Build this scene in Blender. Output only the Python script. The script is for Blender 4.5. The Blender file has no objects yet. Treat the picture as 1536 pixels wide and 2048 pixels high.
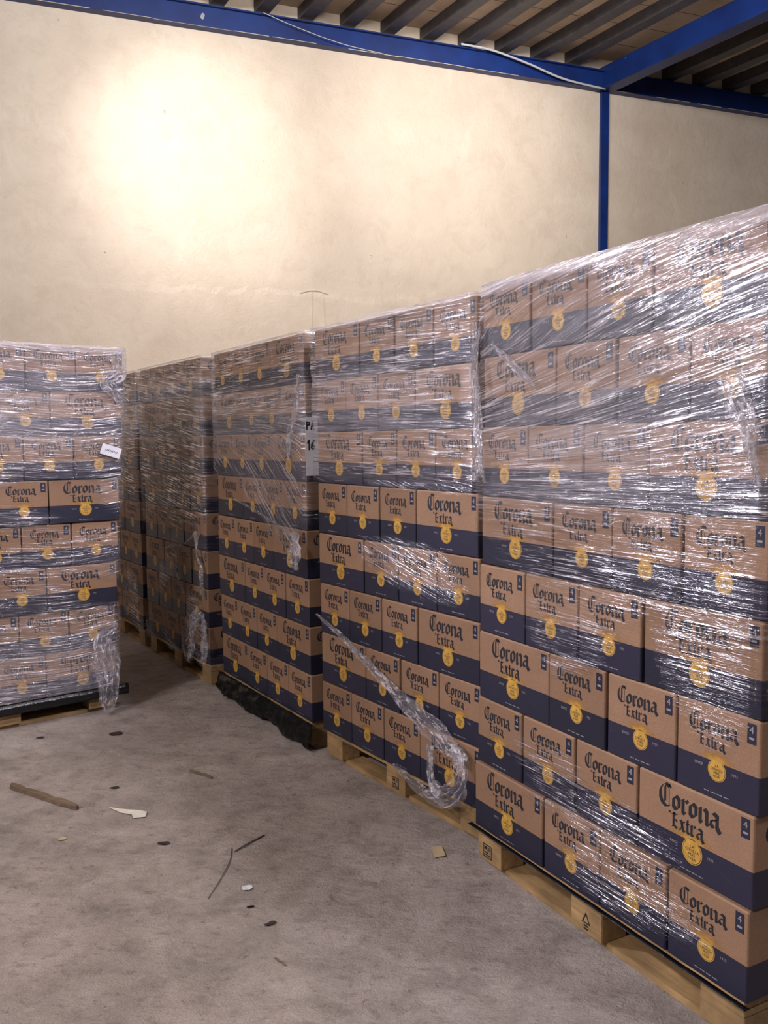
import bpy, bmesh, math, random
from mathutils import Vector, Matrix, noise
random.seed(7)
PI = math.pi
sc = bpy.context.scene
COL = sc.collection

# ------------------------------------------------------------------ camera, world, lamps, exposure
cd = bpy.data.cameras.new('camera'); cam = bpy.data.objects.new('camera', cd); COL.objects.link(cam)
cam.matrix_world = Matrix.Translation((0, 0, 1.568)) @ Matrix.Rotation(PI/2-0.07997, 4, 'X') @ Matrix.Rotation(-0.0088, 4, 'Z')
cd.sensor_fit = 'VERTICAL'; cd.sensor_height = 24; cd.lens = 1768.8/2048*24; cd.clip_start = .05
sc.camera = cam
sc.view_settings.view_transform = 'Standard'; sc.view_settings.look = 'None'
sc.view_settings.gamma = 1; sc.view_settings.exposure = 0.55
sc.cycles.transparent_max_bounces = 24; sc.cycles.max_bounces = 8
w = bpy.data.worlds.new('world'); sc.world = w; w.use_nodes = True
w.node_tree.nodes['Background'].inputs[0].default_value = (.75, .76, .85, 1)
w.node_tree.nodes['Background'].inputs[1].default_value = .045

def lamp(name, loc, power, radius, color=(1, .95, .9)):
    l = bpy.data.lights.new(name, 'POINT'); l.energy = power; l.shadow_soft_size = radius; l.color = color
    o = bpy.data.objects.new(name, l); COL.objects.link(o); o.location = loc; return o
def added_spot(name, loc, target, power, angle, blend=1, radius=.15, color=(1, .945, .89)):
    l = bpy.data.lights.new(name, 'SPOT'); l.energy = power; l.shadow_soft_size = radius; l.color = color; l.spot_size = math.radians(angle); l.spot_blend = blend
    o = bpy.data.objects.new(name, l); COL.objects.link(o); o.location = loc
    o.rotation_euler = (Vector(target)-Vector(loc)).to_track_quat('-Z', 'Y').to_euler(); return o
added_spot('added_spot_wall', (-1.1, 5.3, 5.2), (-1.72, 8.45, 4.15), 250, 46)  # unseen spot added for the wall's hot spot, kept off the floor
added_spot('added_spot_wall_wide', (-.6, 3.6, 5.25), (-.3, 9.0, 4.1), 400, 92)  # unseen wide spot added to brighten the wall
added_spot('added_spot_wall_right', (1.3, 6.6, 5.2), (.85, 9.42, 4.6), 150, 70)  # unseen weaker spot added for the second bright patch on the wall
lamp('lamp_over_row', (.75, 5.0, 5.1), 120, .15, (1, .95, .88))
lamp('lamp_over_right_row', (2.3, 6.9, 5.15), 40, .15, (1, .95, .95))
added_spot('added_spot_row', (-6.2, 4.9, 5.0), (.75, 2.5, 1.5), 1350, 30, 1, .10, (.92, .89, 1))  # unseen narrow spot added for film glints on the front row stacks
added_spot('added_spot_lone_stack', (2.7, 1.1, 5.2), (-2.1, 4.75, 1.5), 900, 26, 1, .10, (.90, .86, 1))  # unseen narrow spot added for stronger film glints on the lone stack
lamp('lamp_left', (-4.7, 2.5, 5.2), 70, .14, (.97, .95, 1))
lamp('lamp_right', (2.9, .8, 5.2), 200, .13, (.95, .93, 1))
lamp('lamp_behind', (-4.6, -1.4, 5.0), 640, .2, (.97, .95, 1))

# ------------------------------------------------------------------ node helpers
class NT:
    def __init__(s, name):
        s.m = bpy.data.materials.new(name); s.m.use_nodes = True; s.t = s.m.node_tree; s.t.nodes.clear()
        s.out = s.n('ShaderNodeOutputMaterial')
    def n(s, typ, **kw):
        x = s.t.nodes.new(typ)
        for k, v in kw.items():
            if k.startswith('i_'):
                key = k[2:].replace('_', ' ')
                key = int(key) if key.isdigit() else key
                s.put(x.inputs[key], v)
            else: setattr(x, k, v)
        return x
    def put(s, inp, v):
        if isinstance(v, bpy.types.NodeSocket): s.t.links.new(v, inp)
        elif isinstance(v, bpy.types.Node): s.t.links.new(v.outputs[0], inp)
        else: inp.default_value = v
    def coords(s, kind='Object', scale=(1, 1, 1), rot=(0, 0, 0), loc=(0, 0, 0)):
        tc = s.n('ShaderNodeTexCoord'); mp = s.n('ShaderNodeMapping')
        s.put(mp.inputs[0], tc.outputs[kind]); mp.inputs['Scale'].default_value = scale
        mp.inputs['Rotation'].default_value = rot; mp.inputs['Location'].default_value = loc
        return mp.outputs[0]
    def noise(s, vec, scale, detail=4, rough=.6, dist=0):
        x = s.n('ShaderNodeTexNoise'); s.put(x.inputs['Vector'], vec)
        x.inputs['Scale'].default_value = scale; x.inputs['Detail'].default_value = detail
        x.inputs['Roughness'].default_value = rough; x.inputs['Distortion'].default_value = dist
        return x.outputs['Fac']
    def ramp(s, fac, stops):
        x = s.n('ShaderNodeValToRGB'); s.put(x.inputs[0], fac); e = x.color_ramp.elements
        while len(e) < len(stops): e.new(.5)
        for i, (p, c) in enumerate(stops):
            e[i].position = p; e[i].color = (c, c, c, 1) if not isinstance(c, tuple) else c + (1,)
        return x.outputs[0]
    def math(s, op, a, b=0.0, clamp=False):
        x = s.n('ShaderNodeMath', operation=op, use_clamp=clamp); s.put(x.inputs[0], a); s.put(x.inputs[1], b); return x.outputs[0]
    def mix(s, fac, a, b, blend='MIX'):
        x = s.n('ShaderNodeMix', data_type='RGBA', blend_type=blend)
        s.put(x.inputs[0], fac); s.put(x.inputs[6], a if not isinstance(a, tuple) else a + (1,)); s.put(x.inputs[7], b if not isinstance(b, tuple) else b + (1,))
        return x.outputs[2]
    def bump(s, h, strength, dist):
        x = s.n('ShaderNodeBump'); x.inputs['Strength'].default_value = strength; x.inputs['Distance'].default_value = dist
        s.put(x.inputs['Height'], h); return x.outputs[0]
    def principled(s, **kw):
        p = s.n('ShaderNodeBsdfPrincipled')
        for k, v in kw.items():
            v2 = v + (1,) if isinstance(v, tuple) and len(v) == 3 else v
            s.put(p.inputs[k.replace('_', ' ')], v2)
        s.t.links.new(p.outputs[0], s.out.inputs[0]); return p

def simple(name, color, rough=.7, noise_amt=.25, nscale=30, bump=0, metallic=0):
    t = NT(name); co = t.coords(); nz = t.noise(co, nscale, 5)
    c0 = tuple(c*(1-noise_amt) for c in color); c1 = tuple(min(1, c*(1+noise_amt)) for c in color)
    kw = dict(Base_Color=t.ramp(nz, [(.3, c0), (.7, c1)]), Roughness=rough, Metallic=metallic)
    if bump: kw['Normal'] = t.bump(nz, .5, bump)
    t.principled(**kw); return t.m

def mat_floor():
    t = NT('concrete'); co = t.coords()
    big = t.noise(co, .9, 5, .6, .4); mid = t.noise(co, 5, 8, .72, .3); fine = t.noise(co, 150, 3, .7); m2 = t.noise(t.coords(scale=(1, 1.5, 1), rot=(0, 0, .7)), 13, 7, .72, .4)
    spots = t.noise(co, 26, 6, .7, .1)
    c = t.ramp(mid, [(.30, (.24, .205, .185)), (.48, (.425, .365, .335)), (.70, (.56, .49, .46))])
    c = t.mix(t.ramp(big, [(.35, .5), (.62, 0.)]), c, (.24, .21, .19))
    c = t.mix(t.ramp(m2, [(.54, 0.), (.66, .55)]), c, (.17, .145, .13))
    c = t.mix(t.ramp(m2, [(.33, .4), (.44, 0.)]), c, (.58, .52, .49))
    c = t.mix(t.ramp(spots, [(.60, 0.), (.67, .6)]), c, (.12, .10, .09))
    pale = t.noise(t.coords(scale=(1, 1.6, 1), rot=(0, 0, .5)), 9, 6, .7, 1.2)
    c = t.mix(t.ramp(pale, [(.60, 0.), (.74, .5)]), c, (.58, .52, .49))
    c = t.mix(t.math('MULTIPLY', t.ramp(fine, [(.4, 1.), (.6, 0.)]), .25), c, (.16, .14, .13))
    h = t.math('ADD', t.math('MULTIPLY', mid, 1.), t.math('MULTIPLY', m2, .7))
    h = t.math('ADD', h, t.math('MULTIPLY', fine, .22))
    t.principled(Base_Color=c, Roughness=.78, Specular_IOR_Level=.3, Normal=t.bump(h, .8, .02)); return t.m
def mat_wall():
    t = NT('painted_plaster'); co = t.coords()
    a = t.noise(co, .8, 6, .6, .3); b = t.noise(co, 4.5, 8, .72, .5); f = t.noise(co, 55, 4, .7); g = t.noise(t.coords(scale=(1, 1, .45)), 2.2, 7, .7, .8)
    c = t.ramp(a, [(.3, (.62, .51, .405)), (.7, (.75, .645, .53))])
    c = t.mix(t.ramp(b, [(.36, .3), (.52, 0.)]), c, (.54, .43, .33))
    c = t.mix(t.ramp(g, [(.6, 0.), (.72, .3)]), c, (.82, .76, .66))
    sp = t.noise(co, 11, 4, .6); c = t.mix(t.ramp(sp, [(.735, 0.), (.77, .7)]), c, (.33, .24, .15))
    h = t.math('ADD', t.math('MULTIPLY', b, 1.), t.math('MULTIPLY', f, .22)); h = t.math('ADD', h, t.math('MULTIPLY', t.ramp(g, [(.42, 0.), (.58, 1.)]), .12))
    h = t.math('SUBTRACT', h, t.math('MULTIPLY', t.ramp(sp, [(.72, 0.), (.77, 1.)]), .5))
    sx = t.n('ShaderNodeSeparateXYZ'); t.put(sx.inputs[0], co)
    zz = t.math('ADD', sx.outputs[2], t.math('MULTIPLY', t.noise(t.coords(scale=(1, 1, .6)), 2.2, 7), .42))
    h = t.math('ADD', h, t.math('MULTIPLY', t.ramp(t.math('SUBTRACT', zz, 2.70), [(.47, 1.), (.53, 0.)]), .8))
    t.principled(Base_Color=c, Roughness=.4, Specular_IOR_Level=.5, Normal=t.bump(h, .5, .02)); return t.m
def mat_blue():
    t = NT('blue_paint'); co = t.coords(); a = t.noise(co, 3, 5); ch = t.noise(co, 22, 5, .6)
    c = t.ramp(a, [(.3, (.003, .015, .095)), (.7, (.004, .030, .18))])
    c = t.mix(t.ramp(ch, [(.75, 0.), (.77, .8)]), c, (.6, .6, .62))
    t.principled(Base_Color=c, Roughness=.45, Normal=t.bump(a, .2, .004)); return t.m
def mat_tiles():
    t = NT('ceiling_tiles'); co = t.coords()
    sx = t.n('ShaderNodeSeparateXYZ'); t.put(sx.inputs[0], co)
    fr = t.math('FRACT', t.math('DIVIDE', sx.outputs[1], .42)); g = t.ramp(fr, [(.0, 1.), (.018, 1.), (.03, 0.), (1, 0.)])
    a = t.noise(co, 2.5, 5); f = t.noise(co, 50, 4)
    c = t.ramp(a, [(.3, (.40, .30, .21)), (.7, (.60, .47, .35))]); c = t.mix(t.math('MULTIPLY', t.ramp(f, [(.3, 1.), (.6, 0.)]), .35), c, (.28, .21, .15))
    c = t.mix(g, c, (.05, .04, .035)); t.principled(Base_Color=c, Roughness=.85, Normal=t.bump(f, .4, .004)); return t.m
def mat_kraft():
    t = NT('kraft_board'); oi = t.n('ShaderNodeObjectInfo'); co = t.coords()
    cw = t.noise(t.coords(scale=(1, 1, 40)), 8, 3); b = t.noise(co, 9, 5); f = t.noise(co, 220, 2)
    c = t.ramp(oi.outputs['Random'], [(0., (.255, .148, .090)), (1., (.335, .20, .125))])
    c = t.mix(t.math('MULTIPLY', t.ramp(b, [(.35, 1.), (.65, 0.)]), .3), c, (.19, .11, .065))
    c = t.mix(t.math('MULTIPLY', t.ramp(f, [(.4, 1.), (.6, 0.)]), .25), c, (.15, .085, .05))
    t.principled(Base_Color=c, Roughness=.62, Specular_IOR_Level=.3, Normal=t.bump(t.math('ADD', b, t.math('MULTIPLY', cw, .3)), .4, .006)); return t.m
def mat_navy():
    t = NT('navy_print'); co = t.coords(); b = t.noise(t.coords(scale=(1, 1, 3)), 14, 6, .7)
    oi = t.n('ShaderNodeObjectInfo')
    c = t.ramp(oi.outputs['Random'], [(0., (.011, .012, .028)), (1., (.019, .018, .042))])
    c = t.mix(t.ramp(b, [(.58, 0.), (.75, .4)]), c, (.05, .048, .07))
    t.principled(Base_Color=c, Roughness=.5, Normal=t.bump(b, .3, .003)); return t.m
def mat_wash():
    t = NT('gold_tint'); tc = t.n('ShaderNodeTexCoord'); sx = t.n('ShaderNodeSeparateXYZ'); t.put(sx.inputs[0], tc.outputs['UV'])
    x2 = t.math('POWER', t.math('ABSOLUTE', sx.outputs[0]), 2.); y2 = t.math('POWER', t.math('ABSOLUTE', sx.outputs[1]), 2.)
    d = t.math('ADD', t.math('SQRT', t.math('ADD', x2, y2)), t.math('MULTIPLY', t.math('SUBTRACT', t.noise(t.coords(), 30, 3), .5), .9))
    a = t.ramp(d, [(.3, .9), (1., 0.)])
    p = t.principled(Base_Color=(.52, .27, .055), Roughness=.6, Alpha=a); return t.m
def mat_wood(name, base):
    t = NT(name); co = t.coords(scale=(1.2, 14, 14)); g = t.noise(co, 3, 6, .65, .5); b = t.noise(t.coords(), 6, 4)
    d = tuple(c*.55 for c in base); l = tuple(min(1, c*1.25) for c in base)
    c = t.ramp(g, [(.3, d), (.6, base), (.8, l)]); c = t.mix(t.ramp(b, [(.36, .75), (.6, 0.)]), c, tuple(c*.4 for c in base))
    t.principled(Base_Color=c, Roughness=.75, Normal=t.bump(g, .5, .004)); return t.m

def mat_film(name, crumple=False):
    """clear stretch film: where it lies flat it is almost invisible, its creases and doubled layers are milky and shiny, with white streaks painted in as glints"""
    t = NT(name); tc = t.n('ShaderNodeTexCoord'); uv = tc.outputs['UV']
    def mp(scale, loc=(0, 0, 0)):
        m = t.n('ShaderNodeMapping'); t.put(m.inputs[0], uv); m.inputs['Scale'].default_value = scale; m.inputs['Location'].default_value = loc; return m.outputs[0]
    cov = t.n('ShaderNodeAttribute', attribute_name='cover').outputs['Fac']
    hz = t.n('ShaderNodeAttribute', attribute_name='haze').outputs['Fac']
    if crumple:
        s1 = t.noise(mp((16, 60, 1)), 1, 5, .6, 1.2); s2 = t.noise(mp((40, 45, 1)), 1, 4, .6, 1.5)
        line = t.ramp(s1, [(.5, 0.), (.64, 1.)])
        h = t.math('ADD', s1, s2); bd, bs = .02, 1.
        alpha = t.math('ADD', t.math('MULTIPLY', line, .62), .16)
    else:
        s1 = t.noise(mp((3.6, 100, 1)), 1, 4, .6, .2); s2 = t.noise(mp((9, 210, 1), (3, 7, 0)), 1, 3, .6, .25)
        s3 = t.noise(mp((1.8, 26, 1), (9, 2, 0)), 1, 4, .6, .35)
        patch = t.ramp(t.noise(mp((2.2, 5, 1), (5, 5, 0)), 1, 4, .6), [(.36, 0.), (.62, 1.)])
        line = t.math('MAXIMUM', t.ramp(s1, [(.55, 0.), (.63, 1.)]), t.math('MULTIPLY', t.ramp(s2, [(.55, 0.), (.66, 1.)]), .8))
        line = t.math('MULTIPLY', line, t.math('ADD', t.math('MULTIPLY', patch, .85), .15))
        h = t.math('ADD', t.math('ADD', s1, t.math('MULTIPLY', s2, .5)), t.math('MULTIPLY', s3, 2.2)); bd, bs = .007, 1.
        soft = t.math('MULTIPLY', t.math('MULTIPLY', hz, t.ramp(s3, [(.35, .3), (.65, 1.)])), .25)
        alpha = t.math('ADD', t.math('MULTIPLY', line, .36), soft)
    alpha = t.math('MULTIPLY', alpha, cov, True)
    nrm = t.bump(h, bs, bd)
    body = t.n('ShaderNodeBsdfPrincipled'); body.inputs['Base Color'].default_value = (.80, .74, .80, 1)  # white body colour paints crease glints even where no lamp reflects
    body.inputs['Roughness'].default_value = .2; body.inputs['Specular IOR Level'].default_value = 1.; t.put(body.inputs['Normal'], nrm)
    clear = t.n('ShaderNodeBsdfTransparent'); clear.inputs[0].default_value = (.97, .97, .97, 1)
    gl = t.n('ShaderNodeBsdfGlossy'); gl.inputs['Roughness'].default_value = .17; gl.inputs[0].default_value = (.95, .93, 1, 1); t.put(gl.inputs['Normal'], nrm)
    sheet = t.n('ShaderNodeMixShader'); t.put(sheet.inputs[0], t.math('MULTIPLY', cov, t.math('ADD', t.math('MULTIPLY', line, .5 if crumple else 1.), .04))); t.put(sheet.inputs[1], clear.outputs[0]); t.put(sheet.inputs[2], gl.outputs[0])
    ms = t.n('ShaderNodeMixShader'); t.put(ms.inputs[0], alpha); t.put(ms.inputs[1], sheet.outputs[0]); t.put(ms.inputs[2], body.outputs[0])
    t.t.links.new(ms.outputs[0], t.out.inputs[0]); return t.m

M = dict(floor=mat_floor(), wall=mat_wall(), blue=mat_blue(), tiles=mat_tiles(), kraft=mat_kraft(), navy=mat_navy(), wash=mat_wash(),
         ink=simple('black_ink', (.012, .012, .018), .6, .2), gold=simple('gold_ink', (.52, .30, .055), .5, .2, 60),
         pale=simple('pale_ink', (.30, .28, .30), .6, .2), wood=mat_wood('pallet_wood', (.46, .29, .13)), dkwood=mat_wood('weathered_wood', (.22, .15, .10)),
         film=mat_film('stretch_film'), crumple=mat_film('crumpled_film', True),
         joist=simple('joist_steel', (.055, .05, .055), .5, .3, 12, .002), slip=simple('black_plastic', (.008, .008, .010), .22, .3, 25, .01),
         paper=simple('paper', (.72, .72, .78), .7, .06), white=simple('white_scrap', (.75, .70, .62), .6, .1), leaf=simple('dry_leaf', (.035, .018, .014), .6, .3),
         wire=simple('grey_cable', (.5, .5, .52), .5, .1), card=simple('card_scrap', (.50, .39, .24), .8, .1), chip=simple('bare_edge', (.55, .48, .42), .6, .3),
         thread=simple('dark_thread', (.12, .10, .10), .6, .2))

# ------------------------------------------------------------------ object helpers
def link(name, bm, mats, parent=None, smooth=False):
    me = bpy.data.meshes.new(name); bm.normal_update(); bm.to_mesh(me); bm.free()
    for m in (mats if isinstance(mats, (list, tuple)) else [mats]): me.materials.append(M[m])
    if smooth:
        for p in me.polygons: p.use_smooth = True
    o = bpy.data.objects.new(name, me); COL.objects.link(o)
    if parent: o.parent = parent
    return o
def tag(o, label=None, cat=None, group=None, kind=None):
    for k, v in (('label', label), ('category', cat), ('group', group), ('kind', kind)):
        if v: o[k] = v
    return o
def empty(name, loc, rz=0):
    o = bpy.data.objects.new(name, None); COL.objects.link(o); o.location = loc; o.rotation_euler = (0, 0, rz); return o
def box(bm, c, s, rz=0, bev=0, mi=0):
    m = Matrix.Translation(c) @ Matrix.Rotation(rz, 4, 'Z') @ Matrix.Diagonal((*s, 1))
    r = bmesh.ops.create_cube(bm, size=1, matrix=m)
    fs = set(f for v in r['verts'] for f in v.link_faces)
    for f in fs: f.material_index = mi
    if bev:
        es = list(set(e for f in fs for e in f.edges)); bmesh.ops.bevel(bm, geom=es, offset=bev, segments=2, affect='EDGES')
def tube(bm, pts, r, seg=8, taper=None):
    rings = []
    for i, p in enumerate(pts):
        p = Vector(p); a = Vector(pts[max(0, i-1)]); b = Vector(pts[min(len(pts)-1, i+1)]); d = (b-a).normalized()
        s = d.cross(Vector((0, 0, 1)) if abs(d.z) < .9 else Vector((1, 0, 0))).normalized(); u = s.cross(d)
        rr = taper[i] if taper else r
        rings.append([bm.verts.new(p+(s*math.cos(k*2*PI/seg)+u*math.sin(k*2*PI/seg))*rr) for k in range(seg)])
    for A, B in zip(rings, rings[1:]):
        for k in range(seg): bm.faces.new((A[k], A[(k+1) % seg], B[(k+1) % seg], B[k]))
    bm.faces.new(rings[0][::-1]); bm.faces.new(rings[-1])
def spline(pts, n):
    out = []; P = [Vector(p) for p in pts]; P = [P[0]*2-P[1]] + P + [P[-1]*2-P[-2]]
    for i in range(1, len(P)-2):
        for k in range(n):
            t = k/n; a, b, c, d = P[i-1:i+3]
            out.append(.5*((2*b)+(c-a)*t+(2*a-5*b+4*c-d)*t*t+(3*b-a-3*c+d)*t**3))
    out.append(P[-2]); return out

# ------------------------------------------------------------------ room
WM, WC = .38, 9.1                                   # back wall: Y = WC + WM*X
wa = math.atan(WM); WD = Vector((math.cos(wa), math.sin(wa), 0)); WN = Vector((WD.y, -WD.x, 0))
def onwall(x, z, off=0): return Vector((x, WC+WM*x, z)) + WN*off
bm = bmesh.new(); box(bm, (0, 3.5, -.05), (18, 22, .1)); tag(link('floor', bm, 'floor'), 'grey concrete warehouse floor with stains', None, None, 'structure')
bm = bmesh.new(); c = onwall(1, 2.9, -.1); box(bm, c, (17, .2, 5.8), wa)
# a plastered-over vertical chase low on the wall
for p, q in (((-.70, 2.3), (-.69, 3.02)), ((-.57, 2.3), (-.575, 2.98))):
    a, b = onwall(p[0], p[1], .002), onwall(q[0], q[1], .002); tube(bm, [a, (a+b)/2+WD*.004, b], .006, 6)
tube(bm, [onwall(-.80+.27*k/8, 3.02+.03*math.sin(PI*k/8), .002) for k in range(9)], .008, 6)
tag(link('wall_back', bm, 'wall'), 'cream plastered wall behind the stacks', None, None, 'structure')
def beam_piece(name, x0, x1, label):
    bm = bmesh.new(); a, b = onwall(x0, 0), onwall(x1, 0); L = (b-a).length; m = (a+b)/2
    box(bm, m+WN*.03+Vector((0, 0, 5.45)), (L, .06, .19), wa, .004)
    box(bm, m+WN*.045+Vector((0, 0, 5.358)), (L, .10, .014), wa, .002); box(bm, m+WN*.045+Vector((0, 0, 5.548)), (L, .10, .014), wa, .002)
    o = link(name, bm, 'blue'); tag(o, label, None, None, 'structure')
    bm = bmesh.new(); r = random.Random(3)                 # bare chipped edge along the lower flange
    x = x0
    while x < x1-.8:
        w_ = r.uniform(.15, .75); A = onwall(x, 5.351, .05); B = onwall(x+w_, 5.351, .05); mm = (A+B)/2+Vector((0, 0, r.uniform(-.003, .004)))
        box(bm, mm+WN*.046, ((B-A).length, .004, r.uniform(.0018, .0055)), wa, .0005); x += w_+r.choice((.004, .01, .03, .1, .3))
    link('chipped_edge', bm, 'chip', o); return o
b1 = beam_piece('trim_1', -6.5, 2.44, 'bright blue steel beam along the top of the wall')
b2 = beam_piece('trim_2', 2.44, 8, 'dark blue steel beam beyond the post')
bm = bmesh.new(); c = onwall(2.445, 2.68, .02); box(bm, c, (.095, .05, 5.34), wa, .004)
tag(link('trim_3', bm, 'blue'), 'narrow blue steel post set in the wall', None, None, 'structure')
RA = math.radians(-27.8); RD = Vector((math.sin(RA), math.cos(RA), 0)); SL = math.tan(math.radians(1.6))
def alongroof(x, d, z):      # point on a line leaving the wall at x, d metres towards the camera
    p = onwall(x, 0, 0) - RD*d; return Vector((p.x, p.y, z - d*SL))
def barroof(bm, x, wdt, z0, z1, d0=-.1, d1=13):
    a, b = alongroof(x, d0, 0), alongroof(x, d1, 0); s = Vector((RD.y, -RD.x, 0))*wdt/2
    vs = [bm.verts.new(p+q+Vector((0, 0, z))) for p in (a, b) for q in (-s, s) for z in (z0, z1)]
    for f in ((0, 1, 3, 2), (4, 6, 7, 5), (0, 4, 5, 1), (2, 3, 7, 6), (0, 2, 6, 4), (1, 5, 7, 3)): bm.faces.new([vs[i] for i in f])
bm = bmesh.new(); box(bm, (0, 6.6, .05), (22, 14, .1))
ceil = link('ceiling', bm, 'tiles'); ceil.location = (2, 3.5, 5.69); ceil.rotation_euler = (math.radians(1.6), 0, -RA*.0+wa)
ceil.matrix_world = Matrix.Translation(onwall(1, 5.70)) @ Matrix.Rotation(wa, 4, 'Z') @ Matrix.Rotation(math.radians(1.6), 4, 'X') @ Matrix.Translation((0, -13.0, 0))
tag(ceil, 'cream tiled ceiling between steel joists', None, None, 'structure')
for k in range(-13, 17):
    if 2.2 < .067+.395*k < 2.6: continue
    bm = bmesh.new(); barroof(bm, .067+.395*k, .13, 5.585, 5.70); bmesh.ops.recalc_face_normals(bm, faces=bm.faces)
    o = link('joist', bm, 'joist'); o.parent = ceil; o.matrix_parent_inverse = ceil.matrix_world.inverted()
bm = bmesh.new(); barroof(bm, 2.44, .10, 5.375, 5.60, .0); barroof(bm, 2.44, .16, 5.352, 5.372, .0); bmesh.ops.recalc_face_normals(bm, faces=bm.faces)
tag(link('trim_4', bm, 'blue'), 'blue steel rafter running from the post towards the camera', None, None, 'structure')
bm = bmesh.new(); tube(bm, spline([onwall(.78, 5.56, .12), onwall(1.1, 5.545, .13), onwall(1.5, 5.47, .13), onwall(1.9, 5.38, .12), onwall(2.4, 5.345, .11)], 8), .011)
tag(link('cable', bm, 'wire', None, True), 'thick pale grey cable drooping over the blue beam near the post', 'cable')
bm = bmesh.new(); tube(bm, spline([onwall(-1.12, 5.55, .11), onwall(-.8, 5.46, .115), onwall(-.4, 5.38, .115), onwall(.0, 5.35, .11)], 8), .0035, 6)
tag(link('wire', bm, 'wire', None, True), 'thin white wire sagging across the blue beam at upper centre', 'wire')
bm = bmesh.new()
q = onwall(-1.64, 5.452, .066); ring = [bm.verts.new(q+WD*math.cos(a)*.018*(1+.3*math.sin(2*a))+Vector((0, 0, math.sin(a)*.03))) for a in [i*PI/6 for i in range(12)]]
bm.faces.new(ring); bmesh.ops.solidify(bm, geom=bm.faces[:], thickness=.002)
o = link('paint_chip', bm, 'paper', b1)

# ------------------------------------------------------------------ carton artwork
CL, CW, CH, NAVY = .398, .266, .2435, .100
def nib(path, w, ang=math.radians(40)):
    n = Vector((math.cos(ang), math.sin(ang)))*w/2; out = []
    for a, b in zip(path, path[1:]):
        a, b = Vector(a), Vector(b); d = b-a
        if abs(d.x*n.y-d.y*n.x) < 1e-3*d.length:
            e = Vector((-n.y, n.x)).normalized()*w*.09; out.append([a-e-n, b-e+n, b+e+n, a+e-n])
        else:
            q = [a-n, a+n, b+n, b-n]
            ar = sum(q[i].x*q[(i+1) % 4].y-q[(i+1) % 4].x*q[i].y for i in range(4))
            out.append(q if ar > 0 else q[::-1])
    return out
W_ = .36
GL = {
 'C': (1.22, nib([(.95, 1.42), (.62, 1.60), (.30, 1.38), (.10, 1.0), (.10, .52), (.28, .18), (.62, -.03), (1.02, .12)], .32) + nib([(.55, 1.40), (.55, .30), (.70, .42)], .24) + nib([(.60, 1.45), (.92, 1.62), (1.10, 1.38)], .17) + [[Vector(p) for p in ((.90, .05), (.95, .05), (.95, 1.35), (.90, 1.35))]]),
 'o': (.80, nib([(.32, 1.0), (.12, .80), (.12, .22), (.38, .02)], W_) + nib([(.32, 1.0), (.62, .80), (.62, .22), (.38, .02)], W_)),
 'r': (.70, nib([(.0, .86), (.18, .98), (.18, .08), (.36, -.02)], W_) + nib([(.28, .82), (.46, 1.0), (.60, .84)], W_*.9)),
 'n': (.95, nib([(.0, .86), (.18, .98), (.18, .08), (.32, -.02)], W_) + nib([(.28, .80), (.54, 1.0), (.74, .82), (.74, .06), (.90, -.04)], W_)),
 'a': (.95, nib([(.10, .82), (.34, 1.0), (.66, .86), (.66, .10), (.92, -.22)], W_) + nib([(.62, .60), (.18, .46), (.14, .18), (.36, .0), (.64, .20)], W_*.85)),
 'E': (.95, nib([(.0, 1.22), (.24, 1.36), (.24, .10)], .34) + nib([(.24, 1.36), (.52, 1.24), (.80, 1.42)], .24) + nib([(.10, .08), (.40, .16), (.62, -.02), (.84, .20)], .26) + nib([(.30, .74), (.50, .80), (.66, .66)], .22)),
 'x': (.75, nib([(.06, .92), (.22, .98), (.50, .06), (.68, .02)], .32) + nib([(.68, .92), (.50, .98), (.14, .02), (.0, .10)], .17)),
 't': (.55, nib([(.24, 1.28), (.24, .12), (.46, -.02)], .32) + nib([(.0, .86), (.48, .94)], .2)),
}
def word(s, unit, x0, z0, gap=0.0):
    out = []; x = x0
    for ch in s:
        wd, polys = GL[ch]
        for p in polys: out.append([(x+v.x*unit, z0+v.y*unit) for v in p])
        x += (wd+gap)*unit
    return out, x-x0
def font_polys(s, size):
    cu = bpy.data.curves.new('t', 'FONT'); cu.body = s; cu.size = size; cu.align_x = 'CENTER'; cu.align_y = 'CENTER'; cu.resolution_u = 2
    o = bpy.data.objects.new('t', cu); COL.objects.link(o); bpy.context.view_layer.update()
    me = bpy.data.meshes.new_from_object(o.evaluated_get(bpy.context.evaluated_depsgraph_get()))
    out = [[(me.vertices[i].co.x, me.vertices[i].co.y) for i in p.vertices] for p in me.polygons]
    bpy.data.objects.remove(o); bpy.data.curves.remove(cu); bpy.data.meshes.remove(me)
    return [p if sum(p[i][0]*p[(i+1) % len(p)][1]-p[(i+1) % len(p)][0]*p[i][1] for i in range(len(p))) > 0 else p[::-1] for p in out]
TXT = {k: font_polys(k, 1) for k in ('4', 'LA', 'CERVEZA', 'MAS', 'FINA', 'SINCE', '1925')}
def put(s, size, x, z, sx=1): return [[(x+px*size*sx, z+pz*size) for px, pz in p] for p in TXT[s]]
def disc(cx, cz, r, n=40): return [(cx+math.cos(2*PI*i/n)*r, cz+math.sin(2*PI*i/n)*r) for i in range(n)]
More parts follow.
